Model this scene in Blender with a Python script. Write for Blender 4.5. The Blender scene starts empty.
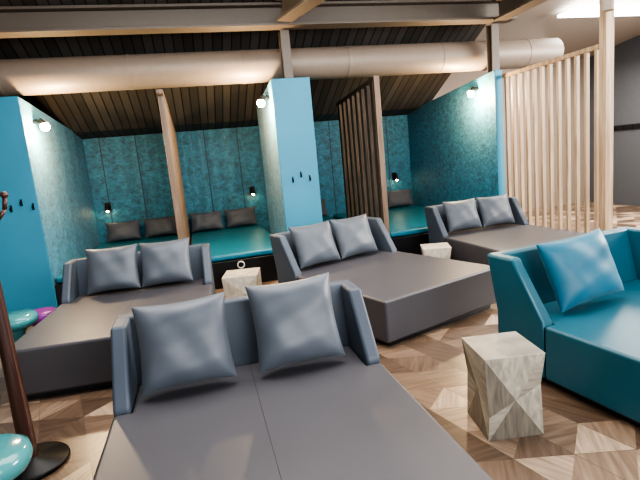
import bpy, bmesh, math, random
from mathutils import Vector, Matrix
random.seed(3)
C=bpy.context.scene.collection
R=math.radians
try:
    bpy.context.scene.view_settings.view_transform='AgX'
    bpy.context.scene.view_settings.look='AgX - High Contrast'
    bpy.context.scene.view_settings.exposure=.5
except Exception: pass

# ---------------------------------------------------------------- materials
def newmat(name):
    m=bpy.data.materials.new(name); m.use_nodes=True
    nt=m.node_tree; b=nt.nodes['Principled BSDF']
    return m,nt,b
def col(c): return (c[0],c[1],c[2],1)
def fabric(name,c,var=.12,scale=6,rough=.75,bump=.15,fine=400,sheen=.0,spec=.4):
    m,nt,b=newmat(name); N=nt.nodes; L=nt.links
    tc=N.new('ShaderNodeTexCoord')
    n=N.new('ShaderNodeTexNoise'); n.inputs['Scale'].default_value=scale; n.inputs['Detail'].default_value=4
    L.new(tc.outputs['Object'],n.inputs['Vector'])
    r=N.new('ShaderNodeValToRGB')
    r.color_ramp.elements[0].position=.3; r.color_ramp.elements[1].position=.7
    r.color_ramp.elements[0].color=col([x*(1-var) for x in c]); r.color_ramp.elements[1].color=col([x*(1+var) for x in c])
    L.new(n.outputs['Fac'],r.inputs['Fac']); L.new(r.outputs['Color'],b.inputs['Base Color'])
    n2=N.new('ShaderNodeTexNoise'); n2.inputs['Scale'].default_value=fine; n2.inputs['Detail'].default_value=2
    L.new(tc.outputs['Object'],n2.inputs['Vector'])
    bp=N.new('ShaderNodeBump'); bp.inputs['Strength'].default_value=bump; bp.inputs['Distance'].default_value=.002
    L.new(n2.outputs['Fac'],bp.inputs['Height']); L.new(bp.outputs['Normal'],b.inputs['Normal'])
    b.inputs['Roughness'].default_value=rough
    b.inputs['Sheen Weight'].default_value=sheen
    b.inputs['Specular IOR Level'].default_value=spec
    return m
def plain(name,c,rough=.5,metal=0,emit=0,ec=None):
    m,nt,b=newmat(name)
    N=nt.nodes; L=nt.links
    n=N.new('ShaderNodeTexNoise'); n.inputs['Scale'].default_value=12
    tc=N.new('ShaderNodeTexCoord'); L.new(tc.outputs['Object'],n.inputs['Vector'])
    mx=N.new('ShaderNodeMix'); mx.data_type='RGBA'
    mx.inputs[6].default_value=col([x*.93 for x in c]); mx.inputs[7].default_value=col([min(1,x*1.07) for x in c])
    L.new(n.outputs['Fac'],mx.inputs[0]); L.new(mx.outputs[2],b.inputs['Base Color'])
    b.inputs['Roughness'].default_value=rough; b.inputs['Metallic'].default_value=metal
    if emit:
        b.inputs['Emission Color'].default_value=col(ec or c); b.inputs['Emission Strength'].default_value=emit
    return m
def wood(name,c1,c2,scale=(30,30,2),rough=.5):
    m,nt,b=newmat(name); N=nt.nodes; L=nt.links
    tc=N.new('ShaderNodeTexCoord'); mp=N.new('ShaderNodeMapping'); mp.inputs['Scale'].default_value=scale
    L.new(tc.outputs['Object'],mp.inputs['Vector'])
    n=N.new('ShaderNodeTexNoise'); n.inputs['Scale'].default_value=1; n.inputs['Detail'].default_value=6; n.inputs['Distortion'].default_value=.6
    L.new(mp.outputs['Vector'],n.inputs['Vector'])
    r=N.new('ShaderNodeValToRGB'); r.color_ramp.elements[0].position=.32; r.color_ramp.elements[1].position=.68
    r.color_ramp.elements[0].color=col(c1); r.color_ramp.elements[1].color=col(c2)
    L.new(n.outputs['Fac'],r.inputs['Fac']); L.new(r.outputs['Color'],b.inputs['Base Color'])
    b.inputs['Roughness'].default_value=rough
    return m
def math_node(N,L,op,a,b=None):
    n=N.new('ShaderNodeMath'); n.operation=op
    for i,v in enumerate((a,b)):
        if v is None: continue
        if isinstance(v,(int,float)): n.inputs[i].default_value=v
        else: L.new(v,n.inputs[i])
    return n.outputs[0]
def velvet_wall(name,c,panel=.62,axis='X',mott=.45,seam=True):
    """upholstered velvet wall panels: crushed pile with soft streaks, narrow dark seams"""
    m,nt,b=newmat(name); N=nt.nodes; L=nt.links
    tc=N.new('ShaderNodeTexCoord')
    mp=N.new('ShaderNodeMapping'); mp.inputs['Scale'].default_value=(7,7,10)
    L.new(tc.outputs['Object'],mp.inputs['Vector'])
    n=N.new('ShaderNodeTexNoise'); n.inputs['Scale'].default_value=1.6; n.inputs['Detail'].default_value=10; n.inputs['Roughness'].default_value=.78; n.inputs['Distortion'].default_value=.8
    L.new(mp.outputs['Vector'],n.inputs['Vector'])
    r=N.new('ShaderNodeValToRGB'); r.color_ramp.elements[0].position=.36; r.color_ramp.elements[1].position=.68
    r.color_ramp.elements[0].color=col([x*(1-mott) for x in c]); r.color_ramp.elements[1].color=col([x*(1+mott*1.4) for x in c])
    L.new(n.outputs['Fac'],r.inputs['Fac'])
    out=r.outputs['Color']
    if seam:
        sp=N.new('ShaderNodeSeparateXYZ'); L.new(tc.outputs['Object'],sp.inputs[0])
        a=math_node(N,L,'ADD',sp.outputs[axis],50.0)
        fr=math_node(N,L,'FRACT',math_node(N,L,'DIVIDE',a,panel))
        s=math_node(N,L,'LESS_THAN',fr,.03)
        mx=N.new('ShaderNodeMix'); mx.data_type='RGBA'; L.new(s,mx.inputs[0]); L.new(out,mx.inputs[6])
        mx.inputs[7].default_value=col([x*.3 for x in c]); out=mx.outputs[2]
    L.new(out,b.inputs['Base Color'])
    b.inputs['Roughness'].default_value=.6; b.inputs['Sheen Weight'].default_value=.1
    bp=N.new('ShaderNodeBump'); bp.inputs['Strength'].default_value=.35; bp.inputs['Distance'].default_value=.01
    L.new(n.outputs['Fac'],bp.inputs['Height']); L.new(bp.outputs['Normal'],b.inputs['Normal'])
    return m
def plank_mat(name,c,axis='X',w=.11,gap=.14):
    m,nt,b=newmat(name); N=nt.nodes; L=nt.links
    tc=N.new('ShaderNodeTexCoord'); sp=N.new('ShaderNodeSeparateXYZ'); L.new(tc.outputs['Object'],sp.inputs[0])
    a=math_node(N,L,'DIVIDE',math_node(N,L,'ADD',sp.outputs[axis],50.0),w)
    fr=math_node(N,L,'FRACT',a); fl=math_node(N,L,'FLOOR',a)
    wn=N.new('ShaderNodeTexWhiteNoise'); wn.noise_dimensions='1D'; L.new(fl,wn.inputs['W'])
    r=N.new('ShaderNodeValToRGB'); r.color_ramp.elements[0].color=col([x*.7 for x in c]); r.color_ramp.elements[1].color=col([x*1.3 for x in c])
    L.new(wn.outputs['Value'],r.inputs['Fac'])
    s=math_node(N,L,'LESS_THAN',fr,gap)
    mx=N.new('ShaderNodeMix'); mx.data_type='RGBA'; L.new(s,mx.inputs[0]); L.new(r.outputs['Color'],mx.inputs[6])
    mx.inputs[7].default_value=col([x*.12 for x in c]); L.new(mx.outputs[2],b.inputs['Base Color'])
    b.inputs['Roughness'].default_value=.7
    return m
def floor_mat():
    m,nt,b=newmat('floor_parquet'); N=nt.nodes; L=nt.links
    tc=N.new('ShaderNodeTexCoord'); sp=N.new('ShaderNodeSeparateXYZ'); L.new(tc.outputs['Object'],sp.inputs[0])
    x=math_node(N,L,'ADD',sp.outputs['X'],40.13); y=math_node(N,L,'ADD',sp.outputs['Y'],40.31)
    S=.27
    ids=[];frs=[]
    for k,ang in enumerate((15,75,135)):
        ca,sa=math.cos(R(ang))/S,math.sin(R(ang))/S
        p=math_node(N,L,'ADD',math_node(N,L,'MULTIPLY',x,ca),math_node(N,L,'MULTIPLY',y,sa))
        ids.append(math_node(N,L,'FLOOR',p)); fr=math_node(N,L,'FRACT',p); frs.append(fr)
    cb0=N.new('ShaderNodeCombineXYZ'); L.new(ids[0],cb0.inputs[0]); L.new(ids[1],cb0.inputs[1])
    w0=N.new('ShaderNodeTexWhiteNoise'); w0.noise_dimensions='3D'; L.new(cb0.outputs[0],w0.inputs['Vector'])
    split=math_node(N,L,'GREATER_THAN',w0.outputs['Value'],.45)
    cb=N.new('ShaderNodeCombineXYZ')
    L.new(ids[0],cb.inputs[0]); L.new(ids[1],cb.inputs[1]); L.new(math_node(N,L,'MULTIPLY',ids[2],split),cb.inputs[2])
    wn=N.new('ShaderNodeTexWhiteNoise'); wn.noise_dimensions='3D'; L.new(cb.outputs[0],wn.inputs['Vector'])
    r=N.new('ShaderNodeValToRGB'); e=r.color_ramp.elements
    e[0].position=0; e[0].color=col((.10,.066,.046)); e[1].position=1; e[1].color=col((.54,.405,.295))
    a=e.new(.3); a.color=col((.185,.125,.086)); a=e.new(.65); a.color=col((.33,.235,.165))
    L.new(wn.outputs['Value'],r.inputs['Fac'])
    rot=N.new('ShaderNodeVectorRotate'); rot.rotation_type='Z_AXIS'
    L.new(tc.outputs['Object'],rot.inputs['Vector'])
    k=math_node(N,L,'MULTIPLY',math_node(N,L,'FLOOR',math_node(N,L,'MULTIPLY',wn.outputs['Value'],9.0)),1.0472)
    L.new(k,rot.inputs['Angle'])
    mp=N.new('ShaderNodeMapping'); mp.inputs['Scale'].default_value=(3,34,1); L.new(rot.outputs['Vector'],mp.inputs['Vector'])
    n=N.new('ShaderNodeTexNoise'); n.inputs['Scale'].default_value=1; n.inputs['Detail'].default_value=6; n.inputs['Distortion'].default_value=.5; L.new(mp.outputs['Vector'],n.inputs['Vector'])
    r2=N.new('ShaderNodeValToRGB'); r2.color_ramp.elements[0].position=.3; r2.color_ramp.elements[1].position=.7
    r2.color_ramp.elements[0].color=(.56,.53,.50,1); r2.color_ramp.elements[1].color=(1.05,1.05,1.05,1)
    L.new(n.outputs['Fac'],r2.inputs['Fac'])
    mx=N.new('ShaderNodeMix'); mx.data_type='RGBA'; mx.blend_type='MULTIPLY'; mx.inputs[0].default_value=1
    L.new(r.outputs['Color'],mx.inputs[6]); L.new(r2.outputs['Color'],mx.inputs[7])
    out=mx.outputs[2]
    g=math_node(N,L,'LESS_THAN',math_node(N,L,'MINIMUM',frs[0],frs[1]),.012)
    m2=N.new('ShaderNodeMix'); m2.data_type='RGBA'; L.new(g,m2.inputs[0]); L.new(out,m2.inputs[6]); m2.inputs[7].default_value=(.09,.06,.04,1)
    L.new(m2.outputs[2],b.inputs['Base Color'])
    b.inputs['Roughness'].default_value=.32
    return m

M={}
M['grey_seat']=fabric('taupe_leatherette',(.070,.067,.075),.05,3,.42,.1,spec=.5)
M['seam']=fabric('dark_stitching',(.025,.024,.026),.05,3,.7,.1)
M['grey_back']=fabric('slate_blue_upholstery',(.066,.081,.104),.06,3,.5,.1)
M['grey_pillow']=fabric('satin_grey_cushion',(.078,.090,.108),.12,5,.46,.12,sheen=.08,spec=.5)
M['dark_pillow']=fabric('charcoal_cushion',(.065,.073,.092),.12,5,.6,.12)
M['teal_seat']=fabric('teal_leatherette',(.012,.088,.125),.08,3,.40,.08,spec=.5)
M['teal_pillow']=fabric('teal_cushion',(.012,.115,.18),.15,5,.5,.1,sheen=.08)
M['teal_mat']=fabric('teal_mattress',(.018,.155,.22),.1,4,.4,.1)
M['blue_smooth']=fabric('smooth_blue_panel',(.042,.225,.33),.08,1.2,.5,.1)
M['velvet_y']=velvet_wall('velvet_side_panel',(.026,.17,.26),.7,'Y',.6,False)
M['velvet_x']=velvet_wall('velvet_back_panel',(.018,.12,.19),.62,'X',.6)
M['black']=plain('black_laminate',(.010,.010,.012),.3)
M['blackm']=plain('black_metal',(.015,.015,.015),.4,.6)
M['steel']=plain('painted_steel',(.115,.094,.075),.5)
M['duct']=plain('beige_duct_paint',(.22,.175,.14),.5,.1)
M['woodl']=wood('light_oak',(.27,.185,.115),(.50,.365,.24),(25,25,1.5))
M['woodd']=wood('brown_oak',(.12,.078,.052),(.24,.165,.11),(25,25,1.5))
M['woodm']=wood('dark_brown_oak',(.055,.038,.026),(.12,.08,.055),(25,25,1.5))
M['woodr']=wood('dark_red_wood',(.035,.016,.013),(.075,.032,.024),(20,20,1.5),.3)
M['slat_x']=plank_mat('dark_ceiling_planks',(.062,.052,.045),'X',.13)
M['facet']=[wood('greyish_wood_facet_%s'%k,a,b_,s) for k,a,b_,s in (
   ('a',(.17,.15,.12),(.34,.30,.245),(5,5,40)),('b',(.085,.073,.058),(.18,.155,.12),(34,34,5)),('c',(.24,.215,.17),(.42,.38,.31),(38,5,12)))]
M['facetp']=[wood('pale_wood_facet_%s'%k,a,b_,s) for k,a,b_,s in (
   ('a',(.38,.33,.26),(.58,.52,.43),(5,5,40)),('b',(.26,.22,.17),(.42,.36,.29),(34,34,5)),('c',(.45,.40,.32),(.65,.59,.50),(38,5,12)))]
M['glossteal']=plain('glossy_teal_lacquer',(.07,.25,.26),.12)
M['glosspurple']=plain('purple_lacquer',(.30,.03,.33),.3)
M['wallgrey']=plain('dark_grey_plaster',(.10,.10,.105),.8)
M['walllight']=plain('beige_plaster',(.32,.265,.22),.8)
M['wallbrown']=plain('brown_plaster',(.20,.155,.12),.8)
M['bulb']=plain('warm_bulb',(1,.8,.5),.4,0,110,(1,.72,.38))
M['sky']=plain('skylight_glass',(.9,.95,1),.3,0,8,(.95,.98,1))

# ---------------------------------------------------------------- mesh helpers
def link(o): C.objects.link(o); return o
def mesh_obj(name,bm,mats,smooth=False,bevel=0,seg=3):
    me=bpy.data.meshes.new(name); bmesh.ops.recalc_face_normals(bm,faces=bm.faces); bm.to_mesh(me); bm.free()
    for m in (mats if isinstance(mats,list) else [mats]): me.materials.append(m)
    o=bpy.data.objects.new(name,me); link(o)
    if smooth or bevel:
        for p in me.polygons: p.use_smooth=True
    if bevel:
        md=o.modifiers.new('bevel','BEVEL'); md.width=bevel; md.segments=seg; md.limit_method='ANGLE'; md.angle_limit=R(35)
        md.harden_normals=True
    return o
def bbox(bm,x0,x1,y0,y1,z0,z1,mi=0):
    v=[bm.verts.new((x,y,z)) for z in (z0,z1) for y in (y0,y1) for x in (x0,x1)]
    for f in ((0,1,3,2),(4,6,7,5),(0,4,5,1),(2,3,7,6),(0,2,6,4),(1,5,7,3)):
        fc=bm.faces.new([v[i] for i in f]); fc.material_index=mi
def box(name,x0,x1,y0,y1,z0,z1,mat,bevel=0,seg=3):
    bm=bmesh.new(); bbox(bm,x0,x1,y0,y1,z0,z1); return mesh_obj(name,bm,mat,bevel=bevel,seg=seg)
def cyl(bm,p0,p1,r0,r1=None,n=24,mi=0):
    r1=r0 if r1 is None else r1
    p0=Vector(p0);p1=Vector(p1);d=p1-p0
    g=bmesh.ops.create_cone(bm,cap_ends=True,segments=n,radius1=r0,radius2=r1,depth=d.length)
    q=d.to_track_quat('Z','Y')
    bmesh.ops.transform(bm,matrix=Matrix.Translation((p0+p1)/2)@q.to_matrix().to_4x4(),verts=g['verts'])
    for f in {f for v in g['verts'] for f in v.link_faces}: f.material_index=mi
def lathe(name,prof,mat,n=48):
    bm=bmesh.new(); rings=[]
    for r,z in prof:
        rings.append([bm.verts.new((r*math.cos(2*math.pi*i/n),r*math.sin(2*math.pi*i/n),z)) for i in range(n)])
    for a,b_ in zip(rings,rings[1:]):
        for i in range(n): bm.faces.new((a[i],a[(i+1)%n],b_[(i+1)%n],b_[i]))
    bm.faces.new(rings[0]); bm.faces.new(rings[-1])
    o=mesh_obj(name,bm,mat,smooth=True)
    md=o.modifiers.new('b','BEVEL'); md.width=.004; md.segments=2; md.limit_method='ANGLE'; md.angle_limit=R(50); md.harden_normals=True
    return o
def prism(bm,poly,x0,x1):
    a=[bm.verts.new((x0,y,z)) for y,z in poly]; b_=[bm.verts.new((x1,y,z)) for y,z in poly]
    bm.faces.new(a); bm.faces.new(b_[::-1]); n=len(poly)
    for i in range(n): bm.faces.new((a[i],b_[i],b_[(i+1)%n],a[(i+1)%n]))
def thing(name,label,cat,loc=(0,0,0),rz=0,group=None):
    e=bpy.data.objects.new(name,None); e.empty_display_size=.1; link(e)
    e.location=loc; e.rotation_euler[2]=rz; tag(e,label,cat,group); return e
def tag(o,label,cat,group=None):
    o['label']=label; o['category']=cat
    if group: o['group']=group
    return o
def par(o,p): o.parent=p; return o
def struct(o,name=None): o['kind']='structure'; return o

# ---------------------------------------------------------------- camera
cam=bpy.data.cameras.new('camera'); co=bpy.data.objects.new('camera',cam); link(co)
f=480.0; cam.sensor_fit='HORIZONTAL'; cam.sensor_width=36; cam.lens=36*f/640
th=R(9.5); roll=R(5.4); yaw=R(13.5)
fw=Vector((math.sin(yaw)*math.cos(th),math.cos(yaw)*math.cos(th),-math.sin(th)))
rt0=Vector((math.cos(yaw),-math.sin(yaw),0)); up0=rt0.cross(fw)
rt=rt0*math.cos(roll)-up0*math.sin(roll)
up=rt0*math.sin(roll)+up0*math.cos(roll)
m=Matrix((rt,up,-fw)).transposed().to_4x4(); m.translation=Vector((0,0,1.6))
co.matrix_world=m
cam.clip_start=.05
bpy.context.scene.camera=co

# ---------------------------------------------------------------- room
BY=9.6
struct(box('floor',-6,9,-3,11,-.1,0,floor_mat()))
struct(box('wall_back',-6,4.5,BY,BY+.2,0,3.6,M['velvet_x']))
struct(box('wall_left',-6.2,-6,-3,BY+.2,0,4.2,M['wallgrey']))
struct(box('wall_right_back',4.5,9,BY,BY+.2,0,4.2,M['wallbrown']))
struct(box('wall_right',9,9.2,-3,BY+.2,0,4.2,M['wallgrey']))
def ceilpiece(name,x0,x1,pts,mat):
    bm=bmesh.new(); t=.1
    prism(bm,[(y,z) for y,z in pts]+[(y,z+t) for y,z in reversed(pts)],x0,x1)
    return struct(mesh_obj(name,bm,mat))
ceilpiece('ceiling',-6,4.6,[(BY+.1,2.34),(9.0,2.42),(6.7,3.5),(6.2,3.72),(-3,3.72)],M['slat_x'])
ceilpiece('ceiling_side',4.6,9.2,[(BY+.1,3.3),(6.2,3.72),(-3,3.72)],M['walllight'])
def partition(name,x0,x1,y0,y1,zf,zb,frontmat,sidemat):
    bm=bmesh.new(); prism(bm,[(y0,0),(y1,0),(y1,zb),(y0,zf)],x0,x1)
    bm.faces.ensure_lookup_table()
    for fc in bm.faces:
        fc.normal_update()
        fc.material_index=0 if abs(fc.normal.y)>.9 else 1
    return struct(mesh_obj(name,bm,[frontmat,sidemat],bevel=.012,seg=2))
partition('wall_partition_left',-2.9,-1.9,6.5,BY,2.66,2.40,M['blue_smooth'],M['velvet_y'])
partition('wall_partition_middle',1.10,1.63,6.5,8.2,2.70,2.55,M['blue_smooth'],M['velvet_y'])
partition('wall_partition_right',4.44,4.57,6.5,BY,2.66,2.40,M['blue_smooth'],M['velvet_y'])

def ibeam(name,p0,p1,h,w,mat):
    p0=Vector(p0);p1=Vector(p1);L=(p1-p0).length
    bm=bmesh.new(); t=.035
    bbox(bm,0,L,-w/2,w/2,0,t); bbox(bm,0,L,-w/2,w/2,h-t,h); bbox(bm,0,L,-t/2,t/2,t,h-t)
    o=mesh_obj(name,bm,mat,bevel=.004,seg=1); o.location=p0
    d=p1-p0; o.rotation_euler=(0,-math.asin(d.z/L),math.atan2(d.y,d.x)); return o
struct(ibeam('trim_1',(-6,6.5,3.33),(4.75,6.5,3.33),.28,.24,M['steel']))
struct(ibeam('trim_2',(1.33,6.35,3.36),(1.95,4.2,3.36),.28,.22,M['steel']))
struct(ibeam('trim_3',(4.45,6.35,3.30),(4.45,-1,3.30),.28,.22,M['steel']))
for i,(x,z0) in enumerate(((-2.25,2.66),(1.36,2.70),(4.505,2.66))):
    bm=bmesh.new(); w=.06; h=3.33-z0+.01
    bbox(bm,-w,w,-.07,-.055,0,h); bbox(bm,-w,w,.055,.07,0,h); bbox(bm,-.01,.01,-.055,.055,0,h)
    o=mesh_obj('steel_column' if i==0 else 'steel_column.%03d'%i,bm,M['steel'],bevel=.003,seg=1); o.location=(x,6.62,z0-.02)
    tag(o,'short brown painted steel column standing on a blue partition','column','steel columns')

# duct
duct=thing('air_duct','long round beige ventilation duct hanging under the ceiling','duct',(0,7.0,2.96))
bm=bmesh.new(); cyl(bm,(-6,0,0),(5.9,0,0),.22,n=48)
par(mesh_obj('duct_pipe',bm,M['duct'],smooth=False,bevel=.003),duct)
for k in range(8):
    bm=bmesh.new(); x=-5.2+k*1.5; cyl(bm,(x,0,0),(x+.04,0,0),.224,n=48)
    par(mesh_obj('duct_joint',bm,M['duct'],bevel=.003),duct)
struct(box('window_1',6.05,8.6,6.6,7.1,3.52,3.56,M['sky']))

# ---------------------------------------------------------------- alcove platforms
def platform(idx,x0,x1,seam=None):
    nm='platform_bed' if idx==0 else 'platform_bed.%03d'%idx
    e=thing(nm,'built-in black platform with teal mattress inside a blue alcove','bed',((x0+x1)/2,8,0),group='alcove platform beds')
    w=(x1-x0)/2-.01
    par(box('base',-w,w,-1.5,BY-8-.01,0,.36,M['black'],.006),e)
    par(box('mattress',-w,w,-1.47,BY-8-.03,.362,.45,M['teal_mat'],.035,4),e)
    return e
platform(0,-1.9,-.37); p2=platform(1,-.25,1.10); platform(2,1.63,2.50); platform(3,2.62,4.44)
def torus(name,R0,r0,mat,n=32,k=8):
    bm=bmesh.new(); rg=[]
    for i in range(n):
        a=2*math.pi*i/n
        rg.append([bm.verts.new(((R0+r0*math.cos(b_*2*math.pi/k))*math.cos(a),r0*math.sin(b_*2*math.pi/k),(R0+r0*math.cos(b_*2*math.pi/k))*math.sin(a))) for b_ in range(k)])
    for i in range(n):
        for j in range(k):
            bm.faces.new((rg[i][j],rg[i][(j+1)%k],rg[(i+1)%n][(j+1)%k],rg[(i+1)%n][j]))
    return mesh_obj(name,bm,mat,smooth=True)
hd=torus('handle',.045,.009,plain('brushed_chrome',(.7,.68,.6),.3,.3)); par(hd,p2); hd.location=(.0,-1.508,.29); hd['label']='round chrome ring handle'
# ---------------------------------------------------------------- slatted screens
def slat_screen(name,label,x,y0,y1,z0,z1,n,matS,sw=.05,sd=.09,slope=0):
    e=thing(name,label,'room divider',(x,y0,z0),group='slatted wooden screens')
    bm=bmesh.new(); H=z1-z0; L=y1-y0
    for i in range(n):
        y=(i+.5)*L/n
        bbox(bm,-sd/2,sd/2,y-sw/2,y+sw/2,.05,H-.05-slope*y/L)
    par(mesh_obj('slats',bm,matS,bevel=.004,seg=1),e)
    bm=bmesh.new()
    prism(bm,[(0,H-.05),(L,H-.05-slope),(L,H-slope),(0,H)],-sd/2-.003,sd/2+.003)
    par(mesh_obj('top_rail',bm,matS,bevel=.003,seg=1),e)
    par(box('bottom_rail',-sd/2-.003,sd/2+.003,0,L,0,.05,matS,.003,1),e)
    return e
s=slat_screen('slatted_screen','brown wooden slatted divider between two alcove beds',-.31,6.48,BY-.02,0,2.64,14,M['woodd'],.05,.075,slope=.25)
s=slat_screen('slatted_screen.001','dark brown wooden slatted divider between two alcove beds, seen obliquely',2.56,6.48,8.35,0,2.66,8,M['woodm'],.10,.07,slope=.12)
par(box('end_post',-.04,.04,-.03,.02,0,2.66,M['woodd'],.003,1),s)
s=slat_screen('slatted_screen.002','tall light oak slatted screen standing beside a grey daybed',4.56,4.66,6.47,0,2.58,12,M['woodl'],.04,.05)
pp=box('end_post',-.05,.06,-.10,0,0,3.70,M['woodl'],.004,1); par(pp,s)

# ---------------------------------------------------------------- loungers
def lounger(name,label,loc,rz,w,L,ms,mb,seam=True,hb=.82,group=None):
    """origin at floor under back centre; bed runs to -y"""
    e=thing(name,label,'daybed',loc,rz,group)
    t=.085; wf=.42; zs=.42; h=w/2
    par(box('plinth',-h+.06,h-.06,-L+.06,-.06,0,.06,M['black'],.003,1),e)
    bm=bmesh.new(); g=.004; hi_=h-t-g
    pts=[(-h,-L),(h,-L),(h,-wf-g),(hi_,-wf-g),(hi_,-t-g),(-hi_,-t-g),(-hi_,-wf-g),(-h,-wf-g)]
    lo=[bm.verts.new((x,y,.055)) for x,y in pts]; hi=[bm.verts.new((x,y,zs)) for x,y in pts]
    bm.faces.new(lo[::-1]); bm.faces.new(hi); n=len(pts)
    for i in range(n): bm.faces.new((lo[i],lo[(i+1)%n],hi[(i+1)%n],hi[i]))
    par(mesh_obj('seat',bm,ms,bevel=.022,seg=4),e)
    if seam:
        bm=bmesh.new(); cyl(bm,(0,-L+.02,zs-.0018),(0,-t-.01,zs-.0018),.0022,n=10); cyl(bm,(0,-L+.0015,.08),(0,-L+.0015,zs-.02),.0022,n=10)
        o=par(mesh_obj('seam',bm,M['seam'],smooth=True),e); o['label']='dark stitched centre seam'
    bm=bmesh.new(); k=.09
    prism(bm,[(-t,.055),(0,.055),(0,zs),(k,hb),(k-t,hb),(-t,zs)],-h+.002,h-.002)
    for s_ in (-1,1):
        x0,x1=(-h,-h+t) if s_<0 else (h-t,h)
        prism(bm,[(-wf,.055),(-.02,.055),(-.02,zs),(k-.02,hb-.002),(-.16,hb-.002),(-wf,zs+.02)],x0,x1)
    o=mesh_obj('backrest',bm,mb,bevel=.02,seg=4); par(o,e)
    return e
LB=(-.71,5.55,0); MB=(1.41,5.50,0); RB=(3.76,6.22,0); TL=(2.67,3.03,0); FB=(.16,2.90,0)
aL=R(-3.5); aM=R(19.5); aR=R(2); aT=R(8)
lounger('daybed','wide grey upholstered daybed with slate backrest and lengthwise seam',FB,0,1.46,2.0,M['grey_seat'],M['grey_back'],True,hb=.80,group='grey daybeds')
lounger('daybed.001','wide grey upholstered daybed beside a teal stool',LB,aL,1.50,1.75,M['grey_seat'],M['grey_back'],True,hb=.78,group='grey daybeds')
lounger('daybed.002','wide grey upholstered daybed turned at an angle between two faceted stools',MB,aM,1.46,1.84,M['grey_seat'],M['grey_back'],False,group='grey daybeds')
lounger('daybed.003','wide grey upholstered daybed next to the light slatted screen',RB,aR,1.38,1.66,M['grey_seat'],M['grey_back'],False,hb=.80,group='grey daybeds')
lounger('daybed.004','teal upholstered daybed with matching backrest and cushion',TL,aT,1.45,1.95,M['teal_seat'],M['teal_seat'],False)

# ---------------------------------------------------------------- pillows
def pillow_mesh(w,h,t,mat,seed=0,n=26):
    rnd=random.Random(seed); ph=[rnd.uniform(0,6.28) for _ in range(8)]
    bm=bmesh.new(); G={}
    def P(u,v,s):
        x=u*w/2*(1-.075*(1-v*v)); y=v*h/2*(1-.075*(1-u*u))
        f_=max(0,(1-u**4))**.62*max(0,(1-v**4))**.62
        wr=1+.07*math.sin(3*u+ph[0])*math.sin(2.5*v+ph[1])+.04*math.sin(7*u+4*v+ph[2])+.035*math.sin(9*v-3*u+ph[3])
        return (x,y,s*(t/2*f_*wr+.004))
    for s in (1,-1):
        for i in range(n+1):
            for j in range(n+1):
                u=math.sin((i/n-.5)*math.pi); v=math.sin((j/n-.5)*math.pi)
                G[s,i,j]=bm.verts.new(P(u,v,s))
        for i in range(n):
            for j in range(n):
                q=[G[s,i,j],G[s,i+1,j],G[s,i+1,j+1],G[s,i,j+1]]
                bm.faces.new(q if s>0 else q[::-1])
    for i in range(n):
        for (a,b_) in (((i,0),(i+1,0)),((i,n),(i+1,n)),((0,i),(0,i+1)),((n,i),(n,i+1))):
            bm.faces.new((G[1,a[0],a[1]],G[1,b_[0],b_[1]],G[-1,b_[0],b_[1]],G[-1,a[0],a[1]]))
    bmesh.ops.recalc_face_normals(bm,faces=bm.faces)
    me=bpy.data.meshes.new('cushion'); bm.to_mesh(me); bm.free(); me.materials.append(mat)
    for p in me.polygons: p.use_smooth=True
    return me
pc=[0]
def pillow(loc,rz,tilt,w,h,t,mat,label,group,rollz=0,seed=0):
    nm='cushion' if pc[0]==0 else 'cushion.%03d'%pc[0]; pc[0]+=1
    o=bpy.data.objects.new(nm,pillow_mesh(w,h,t,mat,seed)); link(o)
    mt=Matrix.Translation(loc)@Matrix.Rotation(rz,4,'Z')@Matrix.Rotation(R(90)-tilt,4,'X')@Matrix.Rotation(rollz,4,'Z')@Matrix.Translation((0,h/2,t*.45))
    o.matrix_world=mt
    tag(o,label,'cushion',group); return o
def bed_pillow(B,rz,lx,ly,**k):
    bx,by=B[0],B[1]
    c,s_=math.cos(rz),math.sin(rz)
    p=(bx+lx*c-ly*s_, by+lx*s_+ly*c, .425)
    return pillow(p,rz+k.pop('turn',0),k.pop('tilt',R(22)),k.pop('w',.52),k.pop('h',.48),k.pop('t',.17),k.pop('mat',M['grey_pillow']),k.pop('label'),k.pop('group','grey daybed cushions'),k.pop('rollz',0),k.pop('seed',1))
gl='puffy grey satin cushion leaning on a daybed backrest'
bed_pillow(FB,0,-.34,-.26,label=gl,rollz=R(1),seed=1,w=.51)
bed_pillow(FB,0,.29,-.26,label=gl,rollz=R(1),seed=2,h=.5,w=.51)
bed_pillow(LB,aL,-.25,-.26,label=gl,w=.53,seed=3)
bed_pillow(LB,aL,.29,-.26,label=gl,w=.53,seed=4)
bed_pillow(MB,aM,-.33,-.26,label=gl,w=.54,seed=5)
bed_pillow(MB,aM,.225,-.26,label=gl,w=.54,seed=6)
bed_pillow(RB,aR,-.28,-.26,label=gl,w=.52,h=.44,seed=7)
bed_pillow(RB,aR,.26,-.26,label=gl,w=.52,h=.44,seed=8)
bed_pillow(TL,aT,-.18,-.27,label='large teal cushion leaning on the teal daybed backrest',mat=M['teal_pillow'],w=.62,h=.48,t=.19,group='teal daybed cushions',rollz=R(3),seed=9)
for i,x in enumerate((-1.42,-.76,.07,.72,2.14,3.35,4.02)):
    pillow((x,BY-.26,.455),R(random.uniform(-4,4)),R(18),.60,.36,.15,M['dark_pillow'],'dark grey rectangular cushion leaning on the blue alcove wall','alcove cushions',0,20+i)

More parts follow.
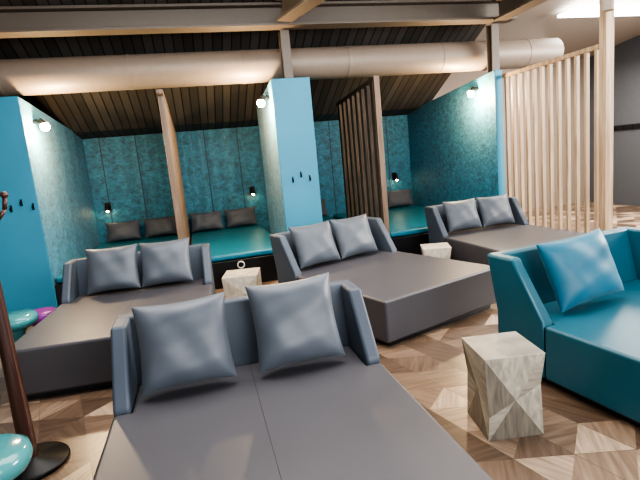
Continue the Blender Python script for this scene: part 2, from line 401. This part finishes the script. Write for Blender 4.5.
# ---------------------------------------------------------------- faceted stools
def facet_stool(name,label,loc,rz,s=.36,h=.45,mats=None):
    bm=bmesh.new(); a=s/2
    top=[bm.verts.new((x*a,y*a,h)) for x,y in ((-1,-1),(1,-1),(1,1),(-1,1))]
    bot=[bm.verts.new((x*a*.93,y*a*.93,0)) for x,y in ((-1,-1),(1,-1),(1,1),(-1,1))]
    hs=[.30,.62,.34,.58]; off=[(-.92,-1.0),(.88,-.90),(1.0,.9),(-.88,.88)]
    mid=[bm.verts.new((off[i][0]*a,off[i][1]*a,h*hs[i])) for i in range(4)]
    cen=[bm.verts.new((x*a,y*a,h*z)) for x,y,z in ((.05,-.86,.45),(.86,.0,.5),(0,.86,.5),(-.86,0,.5))]
    def F(vs,mi): fc=bm.faces.new(vs); fc.material_index=mi
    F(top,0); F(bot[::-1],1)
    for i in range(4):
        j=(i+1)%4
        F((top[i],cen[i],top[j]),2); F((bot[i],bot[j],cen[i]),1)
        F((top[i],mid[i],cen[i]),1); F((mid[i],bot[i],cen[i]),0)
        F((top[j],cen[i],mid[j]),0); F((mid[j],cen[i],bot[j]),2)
    o=mesh_obj(name,bm,mats or M['facet']); 
    md=o.modifiers.new('b','BEVEL'); md.width=.002; md.segments=1
    o.location=loc; o.rotation_euler[2]=rz; tag(o,label,'stool','faceted wooden stools'); return o
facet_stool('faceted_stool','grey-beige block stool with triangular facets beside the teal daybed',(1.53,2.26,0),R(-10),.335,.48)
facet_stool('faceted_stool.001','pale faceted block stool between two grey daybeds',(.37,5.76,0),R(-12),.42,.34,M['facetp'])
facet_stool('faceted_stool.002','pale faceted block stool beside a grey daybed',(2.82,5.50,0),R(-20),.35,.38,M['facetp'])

# ---------------------------------------------------------------- mushroom stools
def mush(name,label,loc,mat,r=.2,h=.42):
    e=thing(name,label,'stool',loc)
    par(lathe('seat',[(.03,h-.14),(r*.6,h-.135),(r*.93,h-.10),(r,h-.06),(r*.96,h-.02),(r*.8,h),(.02,h)],mat),e)
    par(lathe('pedestal',[(r*.75,0),(r*.75,.015),(r*.45,.05),(r*.28,.14),(r*.3,h-.18),(r*.5,h-.138)],mat),e)
mush('round_stool','glossy teal round pedestal stool next to the coat stand',(-1.12,2.36,0),M['glossteal'],.20,.42)
mush('round_stool.001','glossy teal round pedestal stool beside a grey daybed',(-1.84,5.0,0),M['glossteal'],.19,.42)
mush('round_stool.002','purple round pedestal stool beside a grey daybed',(-1.78,5.5,0),M['glosspurple'],.17,.30)

# ---------------------------------------------------------------- coat stand
cs=thing('coat_stand','dark reddish wooden coat stand with round base','coat stand',(-1.15,2.93,0))
par(lathe('base',[(.20,0),(.205,.015),(.195,.028),(.06,.045),(.045,.06)],M['blackm']),cs)
par(lathe('pole',[(.045,.055),(.045,.3),(.036,.9),(.030,1.75),(.02,1.80),(.005,1.82)],M['woodr']),cs)
for k in range(5):
    a=R(20+72*k); bm=bmesh.new(); z=1.30 if k%2 else 1.42
    pts=[(.03,z),(.08,z+.02),(.12,z+.07),(.13,z+.14)]
    for (r0,z0),(r1,z1) in zip(pts,pts[1:]):
        cyl(bm,(r0*math.cos(a),r0*math.sin(a),z0),(r1*math.cos(a),r1*math.sin(a),z1),.012,.011,12)
    bmesh.ops.create_uvsphere(bm,u_segments=12,v_segments=8,radius=.02,matrix=Matrix.Translation((.13*math.cos(a),.13*math.sin(a),z+.15)))
    par(mesh_obj('hook',bm,M['woodr'],smooth=True),cs)

# ---------------------------------------------------------------- lamps
def spot(i,loc,dx,dy):
    e=thing('wall_spotlight' if i==0 else 'wall_spotlight.%03d'%i,'small warm glowing spotlight fixed high on a blue partition','lamp',loc,group='warm wall spotlights')
    bm=bmesh.new(); cyl(bm,(0,0,0),(dx*.05,dy*.05,0),.03,.03,20); cyl(bm,(dx*.05,dy*.05,0),(dx*.1,dy*.1,-.02),.012,.012,12)
    cyl(bm,(dx*.08,dy*.08,.03),(dx*.12,dy*.12,-.04),.022,.04,20)
    par(mesh_obj('fitting',bm,M['blackm'],bevel=.002,seg=1),e)
    bm=bmesh.new(); bmesh.ops.create_uvsphere(bm,u_segments=16,v_segments=10,radius=.055)
    b_=par(mesh_obj('bulb',bm,M['bulb'],smooth=True),e); b_.location=(dx*.125,dy*.125,-.07)
    l=bpy.data.lights.new('bulb_light','POINT'); l.energy=105; l.color=(1,.70,.40); l.shadow_soft_size=.05
    lo=bpy.data.objects.new('bulb_light',l); link(lo); par(lo,e); lo.location=(dx*.20,dy*.2-.10,-.14)
spot(0,(-1.9,6.9,2.40),1,0); spot(1,(1.10,6.75,2.50),-1,0); spot(2,(4.44,6.95,2.46),-1,0)
def reading(i,x,z):
    e=thing('reading_lamp' if i==0 else 'reading_lamp.%03d'%i,'small black reading lamp mounted on the blue alcove wall','lamp',(x,BY,z),group='black reading lamps')
    par(box('wall_plate',-.05,.05,-.025,0,-.08,.08,M['blackm'],.006),e)
    bm=bmesh.new(); cyl(bm,(0,-.02,0),(0,-.10,.02),.012,.012,12); cyl(bm,(0,-.10,.05),(0,-.13,-.07),.03,.045,20)
    par(mesh_obj('lamp_head',bm,M['blackm'],bevel=.002,seg=1),e)
    bm=bmesh.new(); bmesh.ops.create_uvsphere(bm,u_segments=12,v_segments=8,radius=.02)
    q=par(mesh_obj('bulb',bm,M['bulb'],smooth=True),e); q.location=(0,-.133,-.075)
for i,(x,z) in enumerate(((-1.66,1.10),(1.02,1.12),(4.05,1.10))): reading(i,x,z)

# coat hooks
def hook(nm,x,y,z,rz=0):
    bm=bmesh.new(); bbox(bm,-.010,.010,-.006,.004,-.04,.04)
    cyl(bm,(0,-.005,-.02),(0,-.04,-.03),.006,.006,10); cyl(bm,(0,-.04,-.03),(0,-.052,.01),.006,.007,10)
    cyl(bm,(0,-.005,.025),(0,-.025,.038),.005,.005,10)
    o=mesh_obj(nm,bm,M['blackm'],bevel=.002,seg=1); o.location=(x,y,z); o.rotation_euler[2]=rz; return o
n=0
for x0 in (1.26,-2.2):
    for dx,z in ((0,1.36),(.12,1.42),(.24,1.36)):
        o=hook('coat_hook' if n==0 else 'coat_hook.%03d'%n,x0+dx,6.5,z); tag(o,'small black metal hook on the blue partition front','hook','black coat hooks'); n+=1
rb=thing('hook_rail','long dark hook rail mounted on the grey wall','rail',(9.0,8.4,1.62))
par(box('rail',-.03,0,-1,1,0,.10,M['black'],.004,1),rb)
for k in range(9): par(hook('hook',-.03,-.9+k*.22,.04,R(-90)),rb)

pl=thing('ceiling_spot','beige cylindrical ceiling spotlight hanging near the oak screen','lamp',(4.42,4.45,3.0))
bm=bmesh.new(); cyl(bm,(0,0,-.14),(0,0,.12),.06,.06,32); par(mesh_obj('lamp_shade',bm,M['walllight'],bevel=.004),pl)
bm=bmesh.new(); cyl(bm,(0,0,.12),(0,0,.72),.008,.008,10); par(mesh_obj('cord',bm,M['black']),pl)

# ---------------------------------------------------------------- light
w=bpy.data.worlds.new('world'); bpy.context.scene.world=w; w.use_nodes=True
w.node_tree.nodes['Background'].inputs[0].default_value=(.92,.96,1,1); w.node_tree.nodes['Background'].inputs[1].default_value=1.0
def area(loc,target,sx,sy,e,c):
    l=bpy.data.lights.new('window_and_fill_light','AREA'); l.shape='RECTANGLE'; l.size=sx; l.size_y=sy; l.energy=e; l.color=c
    o=bpy.data.objects.new('window_and_fill_light',l); link(o); o.location=loc
    o.rotation_euler=(Vector(target)-Vector(loc)).to_track_quat('-Z','Y').to_euler()
area((3.0,-2.5,2.9),(1.2,5.5,.9),5,2.2,300,(.97,.98,1))
area((8.4,3.5,3.0),(2,5,.4),3,2,500,(1,.97,.93))
area((7.2,7.2,3.3),(6.5,7.5,0),2,1.5,150,(1,.95,.88))
area((1,4.0,3.65),(1,4.3,0),5,3,250,(1,.97,.94))  # added overhead fill below the closed plank ceiling
